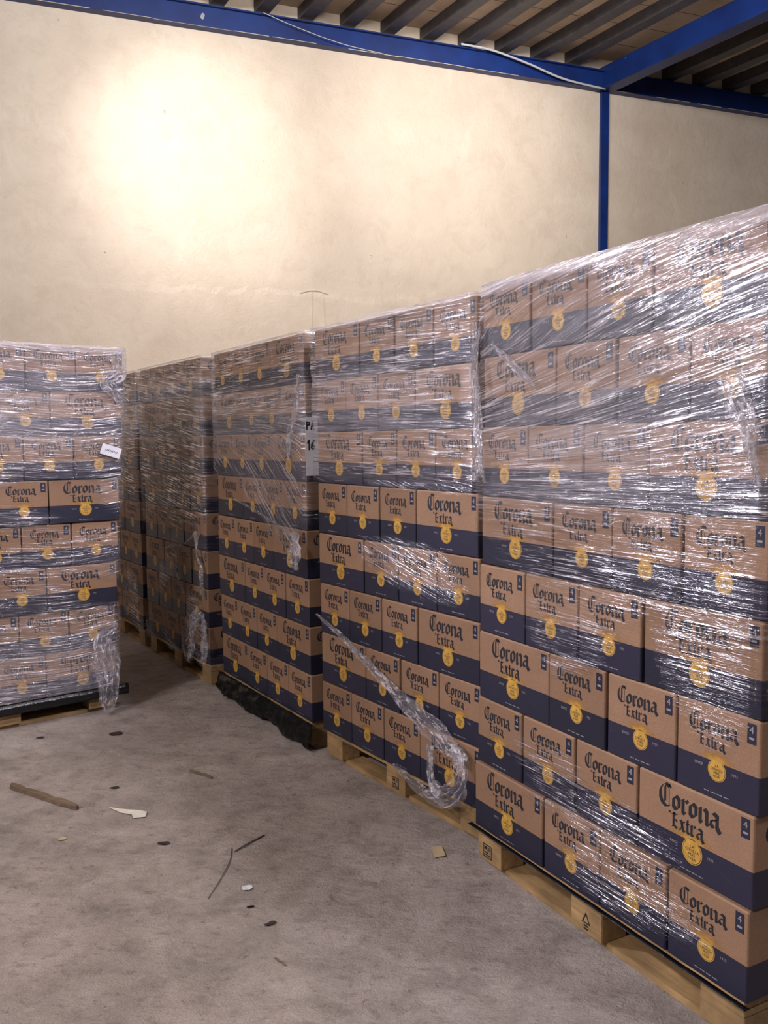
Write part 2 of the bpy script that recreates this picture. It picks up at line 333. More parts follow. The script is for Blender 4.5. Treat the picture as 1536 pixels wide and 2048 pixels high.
def artwork(wd, long_):
    """list of (polygon, material index, lift)"""
    A = []; u = .0395 if long_ else .0290; r = .035 if long_ else .029; x0 = 0.0
    tw = (1.22+.80+.70+.80+.95+.95)*u; zt = CH*.685 if long_ else CH*.70
    for p in word('Corona', u, -tw/2-.012+x0, zt)[0]: A.append((p, 2, .0005))
    ue = u*.74
    for p in word('Extra', ue, -tw/2+tw*.22-.012+x0, zt-ue*1.72)[0]: A.append((p, 2, .0005))
    A.append((disc(-tw/2+tw*.185-.012+x0, zt-u*.30, u*.10, 10), 2, .0005))
    cx = x0+.002; cz = NAVY-r*.78
    wx, wz = (.085, .034) if long_ else (.062, .028)
    A.append(([(cx-wx, NAVY+.001), (cx+wx, NAVY+.001), (cx+wx, NAVY+.001+wz), (cx-wx, NAVY+.001+wz)], 4, .0004))
    A.append((disc(cx, cz, r), 3, .0004)); A.append((disc(cx, cz, r*.93), 2, .0006)); A.append((disc(cx, cz, r*.89), 3, .0008))
    neck = r*.62; A.append(([(cx-neck, NAVY-r*.25), (cx+neck, NAVY-r*.25), (cx+neck*.8, NAVY+r*.15), (cx-neck*.8, NAVY+r*.15)], 3, .0009))
    s = r*.36
    for k, (t_, dz) in enumerate((('LA', .42), ('CERVEZA', .10), ('MAS', -.22), ('FINA', -.54))):
        for p in put(t_, s*(.9 if t_ == 'CERVEZA' else 1), cx, cz+dz*r): A.append((p, 2, .0011))
    for p in put('SINCE', .0105, cx-r-.030, cz+.004): A.append((p, 5, .0005))
    for p in put('1925', .0105, cx+r+.027, cz+.004): A.append((p, 5, .0005))
    for k in range(4): A.append(([(cx-.040+k*.021, .0150), (cx-.024+k*.021, .0150), (cx-.024+k*.021, .0172), (cx-.040+k*.021, .0172)], 5, .0005))
    xr = wd/2-.013; hz = .052; A.append(([(xr-.027, CH-.012-hz), (xr, CH-.012-hz), (xr, CH-.012), (xr-.027, CH-.012)], 1, .0005))
    for p in put('4', .026, xr-.0135, CH-.012-.017): A.append((p, 5, .0008))
    A.append(([(xr-.021, CH-.053), (xr-.006, CH-.053), (xr-.006, CH-.047), (xr-.021, CH-.047)], 5, .0008))
    return A
def rrect(a, b, r, seg=3):
    pts = []
    for sx, sy, a0 in ((1, 1, 0), (-1, 1, PI/2), (-1, -1, PI), (1, -1, 1.5*PI)):
        for k in range(seg+1):
            t = a0+k*PI/2/seg; pts.append((sx*(a/2-r)+math.cos(t)*r, sy*(b/2-r)+math.sin(t)*r))
    return pts
def carton_mesh(seed):
    bm = bmesh.new(); uv = bm.loops.layers.uv.new('UVMap'); r = random.Random(seed)
    lv = [(0, .004), (.004, .0), (NAVY, .0), (CH-.006, .0), (CH-.001, .003)]; rings = []
    for z, ins in lv: rings.append([bm.verts.new((x, y, z)) for x, y in rrect(CL-2*ins, CW-2*ins, .006)])
    for i, (A, B) in enumerate(zip(rings, rings[1:])):
        n = len(A)
        for k in range(n):
            f = bm.faces.new((A[k], A[(k+1) % n], B[(k+1) % n], B[k])); f.material_index = 1 if i < 2 else 0
    bm.faces.new(rings[0][::-1]).material_index = 1; bm.faces.new(rings[-1]).material_index = 0
    for rot, wd, dep, lg in ((0, CL, CW, True), (1, CW, CL, False), (2, CL, CW, True), (3, CW, CL, False)):
        R_ = Matrix.Rotation(rot*PI/2, 3, 'Z')
        for poly, mi, lift in artwork(wd, lg):
            vs = [bm.verts.new(R_ @ Vector((x, -dep/2-lift, z))) for x, z in poly]
            f = bm.faces.new(vs); f.material_index = mi
            if mi == 4:
                for l, q in zip(f.loops, ((-1, 0), (1, 0), (1, 1), (-1, 1))): l[uv].uv = q
    # tape / flap seam on the top
    me = bpy.data.meshes.new('beer_carton'); bm.normal_update(); bm.to_mesh(me); bm.free()
    for m in ('kraft', 'navy', 'ink', 'gold', 'wash', 'pale'): me.materials.append(M[m])
    return me
CARTON = carton_mesh(1)

# ------------------------------------------------------------------ pallet
def wblock(name, c, s, parent, mat='wood', bev=.002):
    bm = bmesh.new(); box(bm, c, s, 0, bev); return link(name, bm, mat, parent)
def make_pallet():
    root = empty('wooden_pallet', (0, 0, 0))         # local x = along 1.2 m (near 0), y = depth behind the face, face at y=0
    for y, wd in ((.0725, .145), (.4, .145), (.7275, .145)): wblock('bottom_board', (.6, y, .011), (1.2, wd-.045 if y != .4 else wd, .022), root)
    for x in (.0725, .6, 1.1275):
        for y in (.05, .4, .75): wblock('block', (x, y, .061), (.145, .10 if y != .4 else .145, .078), root)
        wblock('stringer_board', (x, .4, .111), (.145, .8, .022), root)
    for y, wd in ((.0725, .145), (.235, .10), (.4, .145), (.565, .10), (.7275, .145)): wblock('deck_board', (.6, y, .133), (1.2, wd, .022), root)
    return root
def copy_tree(o, parent=None):
    c = o.copy(); COL.objects.link(c); c.parent = parent
    for ch in list(o.children): copy_tree(ch, c)
    return c
def frame_mark(bm, cx, cz, w_, h_, t_=.004):     # stamp drawn on the face y = 0
    def q(x0, z0, x1, z1): bm.faces.new([bm.verts.new(p) for p in ((x0, -.0008, z0), (x1, -.0008, z0), (x1, -.0008, z1), (x0, -.0008, z1))])
    q(cx-w_/2, cz-h_/2, cx+w_/2, cz-h_/2+t_); q(cx-w_/2, cz+h_/2-t_, cx+w_/2, cz+h_/2); q(cx-w_/2, cz-h_/2, cx-w_/2+t_, cz+h_/2); q(cx+w_/2-t_, cz-h_/2, cx+w_/2, cz+h_/2)
    return q

# ------------------------------------------------------------------ stacks
STK = [  # near/right corner x, y, azimuth towards far end, lean x, y, long carton at near end on the odd (counted from top) layers
 dict(k='near', x=.897, y=2.117, az=-27.89, lx=.037, ly=-.031, par=1, who='front row stack', end='right', fr='left'),
 dict(k='second', x=.370, y=3.288, az=-33.78, lx=-.025, ly=.025, par=0, who='row stack with film rope', end='right', fr='left'),
 dict(k='third', x=-.383, y=4.394, az=-31.51, lx=-.009, ly=.018, par=1, who='row stack on black plastic', end='right', fr='left'),
 dict(k='fourth', x=-1.125, y=5.564, az=-32.87, lx=-.009, ly=.013, par=1, who='shaded fourth row stack', end='right', fr='left'),
 dict(k='fifth', x=-1.850, y=6.69, az=-32.87, lx=-.009, ly=.013, par=1, who='last stack by the wall', end='right', fr='left'),
 dict(k='left', x=-1.599, y=5.135, az=-128.34, lx=.111, ly=-.004, par=0, who='lone stack across the aisle', end='right', fr='left')]
PROTO = make_pallet(); first_pallet = [True]
ORD = ['first', 'second', 'third', 'fourth']; BK = ['at back corner', 'inside back row', 'mid back row', 'further back row', 'back row end']; LAY = ['top', 'second', 'third', 'fourth', 'fifth', 'sixth', 'seventh', 'bottom']
rr = random.Random(11)
Z0 = .144
def frame(S, z):
    w_ = max(0, (z-Z0)/1.96); a = math.radians(S['az'])
    return Vector((S['x']+S['lx']*w_, S['y']+S['ly']*w_, 0)), Vector((math.sin(a), math.cos(a), 0)), Vector((-math.cos(a), math.sin(a), 0))
for S in STK:
    O, D, N = frame(S, 0)
    if N.dot(-O) < 0: N = -N
    S['N'] = N; th = math.atan2(N.x, -N.y); S['th'] = th
    # local x of carton (viewer's right) = -D
    for L in range(8):                                # from bottom
        top = 7-L; longnear = (top % 2 == 0) == bool(S['par'])
        O, D, _ = frame(S, Z0+L*.245+.12); O = O + N*rr.uniform(-.006, .005) + D*rr.uniform(-.005, .005)
        jit = math.radians(rr.uniform(-.2, .2))
        items = []                                    # (u centre, w centre, long-face-out, tag)
        g = .005
        if longnear:
            items.append((.2, .134, True, 'f')); u = .4+g
            for i in range(3): items.append((u+.134, .2, False, 'f')); u += .268+g
            items.append((.2, .134+.273, True, 'e')); items.append((.2, .134+.546, True, 'e'))
            for k in range(3): items.append((.4+g+.134+.273*k, .2+.408, False, 'e'))
        else:
            u = 0
            for i in range(3): items.append((u+.134, .2, False, 'f')); u += .268+g
            items.append((u+.2, .134, True, 'f'))
            items.append((.134, .2+.408, False, 'e'))
            for k in range(2): items.append((.134+.273*(k+1), .2+.408, False, 'e'))
            for k in range(2): items.append((u+.2, .134+.273*(k+1), True, 'e'))
        order = {id(it): i for i, it in enumerate(sorted([i for i in items if i[3] == 'f'], key=lambda i: -i[0]))}
        ne = 0
        if S['k'] not in ('near', 'left'): items = [i for i in items if i[3] == 'f']
        for it in items:
            u, w0, lg, kind = it
            o = bpy.data.objects.new('beer_carton', CARTON); COL.objects.link(o)
            p = O + D*u - N*w0 + N*rr.uniform(-.0025, .0025)
            o.location = (p.x, p.y, Z0+L*.245+.0006); o.rotation_euler = (0, 0, th+(0 if lg else PI/2)+jit+math.radians(rr.uniform(-.3, .3)))
            side = 'wide-faced' if lg else 'narrow-faced'
            layer = LAY[top] + ' layer' + (' down' if 0 < top < 7 else '')
            if kind == 'f':
                q = order[id(it)]; endn = 'wall end'
                if S['k'] == 'left': q = 3-q; endn = 'aisle end'
                lab = f"{side} beer carton, {ORD[q]} from {endn}, {layer}, {S['who']}"
            else:
                ne += 1; lab = f"{side} beer carton {BK[ne-1]}, {layer}, {S['who']}"
            tag(o, lab, 'carton', f"beer cartons in the {S['who']}")
    # pallet
    O, D, _ = frame(S, Z0)
    pl = PROTO if first_pallet[0] else copy_tree(PROTO); first_pallet[0] = False
    # pallet local x runs near -> far = D ; local y = -N
    mx = Matrix(((D.x, -N.x, 0), (D.y, -N.y, 0), (0, 0, 1)))
    S['mx'] = mx; inset = .012
    pl.location = O + D*.01 - N*inset; 
    S['flip'] = mx.determinant() < 0
    if S['flip']:                                    # rotate instead: x runs far -> near
        pl.rotation_euler = (0, 0, math.atan2(-D.y, -D.x)); pl.location = O + D*1.21 - N*inset
    else: pl.rotation_euler = (0, 0, math.atan2(D.y, D.x))
    S['pl'] = pl
    tag(pl, f"pale wooden pallet with blocks under the {S['who']}", 'pallet', 'wooden pallets under the carton stacks')

def fp(S, u, z, off): 
    O, D, _ = frame(S, z); return O + D*u + S['N']*off + Vector((0, 0, z))
# stamps on pallet blocks (local x runs far -> near on every stack)
def stamp(S, u, tri=False):
    bm = bmesh.new(); x = 1.2-u; q = frame_mark(bm, 0, 0, .052, .05) if not tri else None
    if not tri:
        q(-.019, .005, -.003, .017); q(.002, .005, .018, .009); q(.002, .012, .018, .016); q(-.019, -.017, .018, -.013); q(-.019, -.009, .006, -.004); q(-.005, -.004, -.001, .005)
    else:
        P = [(0, .03), (-.02, -.008), (.02, -.008)]; I = [(0, .02), (-.013, -.004), (.013, -.004)]
        for i in range(3):
            j = (i+1) % 3; bm.faces.new([bm.verts.new((a, -.0008, b)) for a, b in (P[i], P[j], I[j], I[i])])
        for k in range(2): bm.faces.new([bm.verts.new((a, -.0008, b)) for a, b in ((-.01, -.018-k*.01), (.01, -.018-k*.01), (.01, -.012-k*.01), (-.01, -.012-k*.01))])
    blk = min((c for c in S['pl'].children if c.name.startswith('block')), key=lambda c: abs(sum(v.co.x for v in c.data.vertices)/len(c.data.vertices)-x)+sum(v.co.y for v in c.data.vertices)/len(c.data.vertices))
    o = link('stamp', bm, 'ink', blk); o.location = (x, 0, .062)
stamp(STK[0], 1.14); stamp(STK[0], .6, True); stamp(STK[1], .6)

# ------------------------------------------------------------------ stretch film
def sm(a, b, x): 
    t = max(0, min(1, (x-a)/(b-a))); return t*t*(3-2*t)
def nz(x, y, s=0): return noise.noise(Vector((x, y, s)))      # about -1..1
def blob(u, z, cu, cz, ru, rz): return math.exp(-((u-cu)/ru)**2-((z-cz)/rz)**2)
# each returns (cover, haze) ; u along the face from the near/right corner, z height
def cov_near(u, z):
    low = 1.36+.05*nz(u*3, 1.7)
    c = sm(low-.06, low+.04, z); h = .35+.75*blob(u, z, .62, 1.62, .35, .3)+.3*blob(u, z, 1.05, 1.70, .12, .18)
    p = max(blob(u, z, .55, 1.20, .5, .16), blob(u, z, .72, .98, .22, .16), blob(u, z, .55, .42, .35, .09), blob(u, z, .15, 1.1, .2, .3), blob(u, z, .8, .52, .2, .08), blob(u, z, .42, .27, .3, .1), blob(u, z, 1.0, 1.3, .5, .1))
    return max(c, .72*sm(.3, .78, p+.22*nz(u*5, z*9, 3))), h*c
def cov_second(u, z):
    c = max(sm(1.36, 1.42, z), .8*sm(.35, .8, blob(u-(z-1.05)*1.2, z, .45, 1.05, .42, .13)+.15*nz(u*5, z*9, 5)))
    hole = blob(u, z, .1, 1.75, .06, .12)
    h = .15+.7*sm(1.58, 1.64, z)*(1-sm(1.85, 1.9, z))*(.5+.5*sm(.2, .6, u))+.15*sm(1.3, 1.4, z)
    return max(0, c*(1-.8*hole)), h*c
def cov_third(u, z):
    e = 1.18+.25*sm(.3, 1.2, u)
    c = max(sm(e-.1, e+.05, z), .9*sm(.3, .7, blob(u, z, .25, 1.2, .3, .2)))
    h = .25+.75*sm(1.5, 1.6, z)*(1-sm(1.82, 1.9, z))+.3*blob(u, z, .5, 1.4, .4, .25)
    return c, h*c
def cov_dark(u, z):
    c = max(sm(.9, 1.3, z), .6*sm(.2, .6, nz(u*2.5, z*2.5, 4)+.2)); h = .2+.75*sm(1.5, 1.62, z)*(1-sm(1.95, 2.05, z))+.25*sm(1.2, 1.5, z)
    return c, h*c
def cov_left(u, z):
    c = max(sm(1.33, 1.45, z), sm(.66, .58, z), .8*sm(.2, .6, .45+nz(u*2, z*5, 6)))
    if z > 2.0-.3*u: c *= .9
    h = .25+.8*sm(1.45, 1.65, z)*(1-.5*sm(1.95, 2.05, z))*(.4+.6*sm(.15, .4, u))+.6*sm(.55, .4, z)
    return c, h*c
SHEAR = dict(near=lambda u, z: .22*u*sm(1.3, 1.7, z)*(1-.4*sm(1.85, 2.05, z)), second=lambda u, z: -.02*u if z > 1.4 else -.22*u,
             third=lambda u, z: -.75*u*(1-sm(1.45, 1.75, z)), fourth=lambda u, z: -.12*u, fifth=lambda u, z: -.1*u, left=lambda u, z: .03*u+.02*math.sin(u*6))
CF = dict(near=cov_near, second=cov_second, third=cov_third, fourth=cov_dark, fifth=cov_dark, left=cov_left)
def film(S):
    F = CF[S['k']]; OFF = .021; per = []
    Lx, Ly = 1.22, .81
    # perimeter: start at far front corner, along the face to the near corner, round the near end, back, far end
    def loop(n=.022):
        pts = []
        def seg(a, b, nseg):
            for i in range(nseg): pts.append((a[0]+(b[0]-a[0])*i/nseg, a[1]+(b[1]-a[1])*i/nseg))
        o = OFF; r = .02
        c = [(Lx+o, -o), (-o, -o), (-o, Ly+o), (Lx+o, Ly+o)]
        seg((Lx+o-r, -o), (-o+r, -o), int(Lx/n)); seg((-o+r, -o), (-o, -o+r), 3); seg((-o, -o+r), (-o, Ly+o-r), 24); seg((-o, Ly+o-r), (-o+r, Ly+o), 2)
        seg((-o+r, Ly+o), (Lx+o-r, Ly+o), 20); seg((Lx+o-r, Ly+o), (Lx+o, Ly+o-r), 2); seg((Lx+o, Ly+o-r), (Lx+o, -o+r), 24); seg((Lx+o, -o+r), (Lx+o-r, -o), 3)
        return pts
    P = loop(); n = len(P); arc = [0]
    for i in range(n): a, b = P[i], P[(i+1) % n]; arc.append(arc[-1]+math.hypot(b[0]-a[0], b[1]-a[1]))
    zs = [Z0+(.006 if S['k'] in ('left', 'near') else -.02)+i*.022 for i in range(int(1.98/.022)+1)]
    top = Z0+1.96+.008
    rows = [(z, 0) for z in zs if z < top-.01] + [(top, 0), (top+.004, .012), (top+.003, .05)]
    bm = bmesh.new(); uvl = bm.loops.layers.uv.new('UVMap'); cl = bm.verts.layers.float.new('cover'); hl = bm.verts.layers.float.new('haze')
    grid = []; info = {}
    for z, ins in rows:
        row = []
        for i, (u, w0) in enumerate(P):
            O, D, _ = frame(S, z); N = S['N']
            cu = Lx/2; cw = Ly/2; k = 1-ins/.61; k2 = 1-ins/.4
            uu = cu+(u-cu)*k; ww = cw+(w0-cw)*k2
            lay = ((z-Z0) % .245)/.245; sag = -.004*math.exp(-(min(lay, 1-lay)/.08)**2)
            wr = .003*nz(arc[i]*7, z*30, 2)+.002*nz(arc[i]*2.5, z*9, 8)+sag
            # outward direction
            dx = (-1 if u < 0 else 1 if u > Lx else 0); dy = (-1 if w0 < 0 else 1 if w0 > Ly else 0)
            p = O+D*(uu+dx*wr)-N*(ww+dy*wr)+Vector((0, 0, z+(0 if not ins else .004*nz(arc[i]*9, 3))))
            v = bm.verts.new(p)
            front = w0 < .0 ; uf = max(0, min(Lx, u))
            c, h = F(uf, z)
            if not front and u < 0: c, h = c*(.9 if z > 1.35 else .55), h*.5
            if ins or z > top-.03: c, h = 1.0, 2.2  # rim made whiter: the bright lit top edge is put into the colour
            v[cl] = c; v[hl] = h; row.append(v); info[v] = (arc[i], z + SHEAR[S['k']](uf, z))
        grid.append(row)
    for A, B in zip(grid, grid[1:]):
        for i in range(n):
            j = (i+1) % n; q = (A[i], A[j], B[j], B[i])
            if max(v[cl] for v in q) < .06: continue
            f = bm.faces.new(q)
            for l in f.loops:
                a, zz = info[l.vert]
                if j == 0 and l.vert in (A[0], B[0]): a = arc[n]
                l[uvl].uv = (a+len(S['k'])*3.7, zz)
    bmesh.ops.delete(bm, geom=[v for v in bm.verts if not v.link_faces], context='VERTS')
    bmesh.ops.recalc_face_normals(bm, faces=bm.faces)
    root = link('stretch_wrap', bm, 'film', None, True)
    tag(root, f"clear wrinkled stretch film wound round the {S['who']}", 'stretch wrap', 'clear film round the carton stacks'); S['film'] = root
    return root
for S in STK: film(S)

def tail(S, pts, widths, seed=1, off=.03, name='loose_tail', amp=.012, nw=14, n=9, cover=1.0, direction=None):
    """loose strip of film: pts (u, z, extra offset) on the face plane"""
    r = random.Random(seed); P = spline([Vector((p[0], p[1], p[2] if len(p) > 2 else 0)) for p in pts], n); m = len(P)
    bm = bmesh.new(); uvl = bm.loops.layers.uv.new('UVMap'); cl = bm.verts.layers.float.new('cover'); hl = bm.verts.layers.float.new('haze'); G = []; ac = 0
    info = {}
    for i, p in enumerate(P):
        a, b = P[max(0, i-1)], P[min(m-1, i+1)]; d = (b-a); d.z = 0; d = d.normalized() if d.length > 1e-6 else Vector((1, 0, 0)); s = Vector((-d.y, d.x, 0))
        if i: ac += (p-P[i-1]).length
        f = i/(m-1)*(len(widths)-1); k = min(int(f), len(widths)-2); w_ = widths[k]+(widths[k+1]-widths[k])*(f-k)
        row = []
        for j in range(nw+1):
            t = j/nw-.5; e = w_*(1+.22*nz(ac*14, seed, t))
            q = p+s*t*e
            dz = amp*nz(ac*9, t*9, seed)+amp*.6*math.sin(t*26+nz(ac*6, seed)*5)+amp*.5*nz(ac*40, t*20, seed+5)
            v = bm.verts.new(fp(S, q.x, q.y, off+p.z+dz)); v[cl] = cover; v[hl] = 1; row.append(v); info[v] = (ac, t*max(w_, .05))
        G.append(row)
    for A, B in zip(G, G[1:]):
        for j in range(nw):
            f = bm.faces.new((A[j], A[j+1], B[j+1], B[j]))
            for l in f.loops: l[uvl].uv = (info[l.vert][0]+seed, info[l.vert][1]+seed*.3)
    return link(name, bm, 'crumple', S['film'], True)
# second stack: rope of film sagging across the lower layers and looping under the edge
s2 = STK[1]
tail(s2, [(1.208, .726), (1.05, .68), (.93, .636), (.76, .575), (.60, .514), (.45, .46), (.345, .421), (.24, .385), (.163, .368, .01), (.08, .345, .02)], [.006, .02, .03, .045, .06, .085, .12, .12, .09, .04], 3, .03, amp=.010)
tail(s2, [(.13, .375, .01), (.075, .34, .02), (.06, .29, .03), (.075, .235, .035), (.13, .185, .03), (.20, .15, .02), (.26, .19, .01)], [.05, .075, .085, .10, .10, .07, .03], 5, .03, amp=.016)
tail(s2, [(.30, .33, .0), (.29, .27, .005), (.285, .21, .01), (.25, .17, .02), (.20, .165, .02)], [.05, .03, .035, .05, .05], 6, .03, amp=.012)
tail(s2, [(.58, .16, 0), (.45, .13, .0), (.33, .115, .01), (.2, .125, .02)], [.02, .05, .06, .05], 8, .02, amp=.01, cover=.7)
tail(s2, [(-.005, 2.0), (-.01, 1.8, .01), (-.005, 1.6), (-.01, 1.42, .01)], [.03, .04, .05, .03], 9, .012, amp=.008)
s1 = STK[0]
tail(s1, [(1.215, 1.98), (1.22, 1.85, .01), (1.20, 1.72, .015), (1.20, 1.62, .01), (1.17, 1.50, .02), (1.15, 1.42, .01)], [.01, .02, .035, .05, .035, .01], 11, .022, amp=.008)
tail(s1, [(1.14, 1.90), (1.05, 1.84), (.96, 1.78), (.90, 1.74)], [.012, .03, .02, .01], 12, .022, amp=.006)
tail(s1, [(.12, 1.72), (.09, 1.66), (.055, 1.60, .01), (.035, 1.52, .01), (.02, 1.45)], [.10, .09, .06, .03, .012], 13, .022, amp=.012)
s3 = STK[2]
tail(s3, [(.10, 1.10), (.045, 1.07, .02), (.03, 1.0, .03), (.05, .93, .02)], [.05, .13, .12, .05], 14, .03, amp=.02)
tail(s3, [(.90, 1.24), (.6, 1.19), (.3, 1.13), (.06, 1.08)], [.01, .016, .016, .03], 15, .02, amp=.004, nw=5)
tail(s3, [(.02, 1.90), (.05, 1.75), (.13, 1.6), (.16, 1.48)], [.02, .06, .07, .02], 16, .02, amp=.008)
s4 = STK[3]
tail(s4, [(.06, .50), (.16, .42, .01), (.24, .30, .02), (.26, .21, .02), (.20, .17, .01)], [.03, .12, .20, .26, .10], 17, .03, amp=.02)
tail(s4, [(.02, .48), (-.01, .36), (.0, .26), (.04, .17)], [.03, .08, .10, .05], 18, .03, amp=.015)
tail(s4, [(.02, 1.0), (.10, .96), (.06, .86, .01), (.02, .75), (.03, .6)], [.02, .05, .02, .03, .02], 19, .03, amp=.01)
tail(s4, [(.10, 1.0), (.35, .9), (.6, .86), (.8, .82)], [.02, .018, .015, .01], 20, .02, amp=.004, nw=5)
tail(s4, [(.55, .78), (.50, .68), (.45, .62), (.38, .56)], [.02, .03, .03, .02], 24, .02, amp=.006)
s5 = STK[4]
tail(s5, [(.05, .52), (.25, .48), (.38, .36), (.36, .2)], [.02, .03, .03, .02], 21, .02, amp=.006)
sl = STK[5]
tail(sl, [(.01, .52), (.05, .49, .01), (.09, .45, .01), (.09, .36, .02), (.075, .28, .03), (.07, .19, .04), (.075, .09, .05), (.085, .02, .06)], [.02, .045, .09, .16, .17, .13, .12, .05], 22, .03, amp=.02, nw=18)
tail(sl, [(.05, 2.085), (.035, 2.02, .01), (.045, 1.96, .01), (.095, 1.91, .01), (.05, 1.85, .01), (-.01, 1.79)], [.12, .08, .09, .10, .05, .07], 23, .025, amp=.015)
tail(sl, [(.30, 1.60), (.22, 1.67), (.10, 1.70), (.0, 1.715)], [.012, .014, .014, .012], 25, .02, amp=.003, nw=5)

# labels stuck on film
def plate(S, u0, u1, z0, z1, off, tilt=0, th=.0012):
    bm = bmesh.new(); cu, cz = (u0+u1)/2, (z0+z1)/2; P = []
    for du, dz in ((-1, -1), (1, -1), (1, 1), (-1, 1)):
        x, y = (u1-u0)/2*du, (z1-z0)/2*dz; P.append((cu+x*math.cos(tilt)-y*math.sin(tilt), cz+x*math.sin(tilt)+y*math.cos(tilt)))
    A = [bm.verts.new(fp(S, a, b, off+th)) for a, b in P]; B = [bm.verts.new(fp(S, a, b, off)) for a, b in P]
    bm.faces.new(A); bm.faces.new(B[::-1])
    for i in range(4): bm.faces.new((A[i], B[i], B[(i+1) % 4], A[(i+1) % 4]))
    bmesh.ops.recalc_face_normals(bm, faces=bm.faces); return bm
tlt = .30
bm = plate(sl, .012, .130, 1.495, 1.555, .032, tlt); lab = tag(link('paper_label', bm, 'paper'), 'white paper label stuck on the film of the lone stack', 'label')
bm = bmesh.new()
for i in range(9):
    x = -.034+i*.0085; 
    for (ax, az, bx, bz) in ((0, -.006, .0035, .006), (.0, .0, .005, .002)):
        pts = []
        for du, dz in ((x+ax, az), (x+ax+.003, az), (x+bx+.002, bz), (x+bx-.001, bz)):
            uu = -du; pts.append(fp(sl, .071+uu*math.cos(tlt)-dz*math.sin(tlt), 1.525+uu*math.sin(tlt)+dz*math.cos(tlt), .0340))
        bm.faces.new([bm.verts.new(p) for p in pts])
o = link('printed_code', bm, 'ink', lab)
# handwritten sheet on the near end of the third stack
O3, D3, _ = frame(s3, 1.6); N3 = s3['N']
def endp(w0, z, off): O, D, _ = frame(s3, z); return O-D*(.029+off)-N3*w0+Vector((0, 0, z))
bm = bmesh.new(); A = [bm.verts.new(endp(a, b, .001)) for a, b in ((-.012, 1.40), (.2, 1.40), (.2, 1.69), (-.012, 1.69))]; B = [bm.verts.new(endp(a, b, 0)) for a, b in ((-.012, 1.40), (.2, 1.40), (.2, 1.69), (-.012, 1.69))]
bm.faces.new(A); bm.faces.new(B[::-1])
for i in range(4): bm.faces.new((A[i], B[i], B[(i+1) % 4], A[(i+1) % 4]))
sheet = tag(link('paper_sheet', bm, 'paper'), 'white handwritten sheet on the end of the stack above black plastic', 'sheet')
bm = bmesh.new()
def stroke(pts, w_=.007):
    for a, b in zip(pts, pts[1:]):
        a, b = Vector(a), Vector(b); d = (b-a).normalized()*w_/2; s = Vector((-d.y, d.x)); q = (a-d+s, a-d-s, b+d-s, b+d+s)
        bm.faces.new([bm.verts.new(endp(p.x, p.y, .0022)) for p in q])
def glyph(ch, x, z, h):
    G_ = {'P': [[(0, 0), (0, 1)], [(0, 1), (.5, .95), (.55, .65), (.05, .5)]], 'A': [[(0, 0), (.3, 1), (.6, 0)], [(.12, .4), (.5, .4)]],
          '1': [[(0, .7), (.25, 1), (.25, 0)]], '6': [[(.5, 1), (.1, .55), (.05, .2), (.3, 0), (.55, .25), (.35, .5), (.08, .35)]]}
    for pth in G_[ch]: stroke([(x+a*h*.75, z+b*h) for a, b in pth])
glyph('P', -.004, 1.63, .034); glyph('A', .020, 1.63, .034); glyph('1', -.002, 1.53, .045); glyph('6', .018, 1.53, .045)
link('handwriting', bm, 'ink', sheet)

# black plastic under the stacks
def skirt(S, u0, u1, ztop, zbot, off, bulge, seed, name, label, holes=False):
    bm = bmesh.new(); nu, nv = 60, 10; G = []
    cl = bm.verts.layers.float.new('cover')
    for j in range(nv+1):
        t = j/nv; row = []
        for i in range(nu+1):
            u = u0+(u1-u0)*i/nu; zb = zbot+.045*abs(nz(u*3.3, seed))+(.02*abs(nz(u*12, seed+2))); z = ztop+(zb-ztop)*t
            o_ = off+bulge*math.sin(PI*t*.8)*(.8+nz(u*3, seed+1))+.03*nz(u*7, t*3, seed)*t+.012*nz(u*22, t*7, seed)
            row.append(bm.verts.new(fp(S, u, max(.004, z), o_)))
        G.append(row)
    for A, B in zip(G, G[1:]):
        for i in range(nu): bm.faces.new((A[i], A[i+1], B[i+1], B[i]))
    bmesh.ops.solidify(bm, geom=bm.faces[:], thickness=.0015)
    return tag(link(name, bm, 'slip', None, True), label, 'plastic sheet')
skirt(s3, -.05, 1.22, .150, .012, .014, .03, 3, 'black_plastic_sheet', 'crumpled black plastic sheet hanging below the cartons of a row stack')
def slip(S, z0, z1, u0, u1, o, inn, label, seed=1, dz=0):
    bm = bmesh.new(); n = 50; rows = []
    for i in range(n+1):
        u = u0+(u1-u0)*i/n; zz = dz*nz(u*7, seed)
        rows.append([bm.verts.new(fp(S, u, z-abs(zz)*(oo > 0), oo)) for k, (oo, z) in enumerate(((inn, z1), (o, z1), (o+.003, (z0+z1)/2), (o, z0), (inn, z0)))])
    for A, B in zip(rows, rows[1:]):
        for k in range(5): bm.faces.new((A[k], A[(k+1) % 5], B[(k+1) % 5], B[k]))
    bm.faces.new(rows[0]); bm.faces.new(rows[-1][::-1]); bmesh.ops.recalc_face_normals(bm, faces=bm.faces)
    return tag(link('black_slip_sheet', bm, 'slip', None, True), label, 'plastic sheet')
slip(s1, .1441, .1445, -.015, 1.235, .017, .0005, 'thin black slip sheet between the front row stack and its pallet', 2, .004)
slip(sl, .088, .1440, -.075, 1.24, .022, -.008, 'thick black sheet under the cartons of the lone stack', 4, .003)

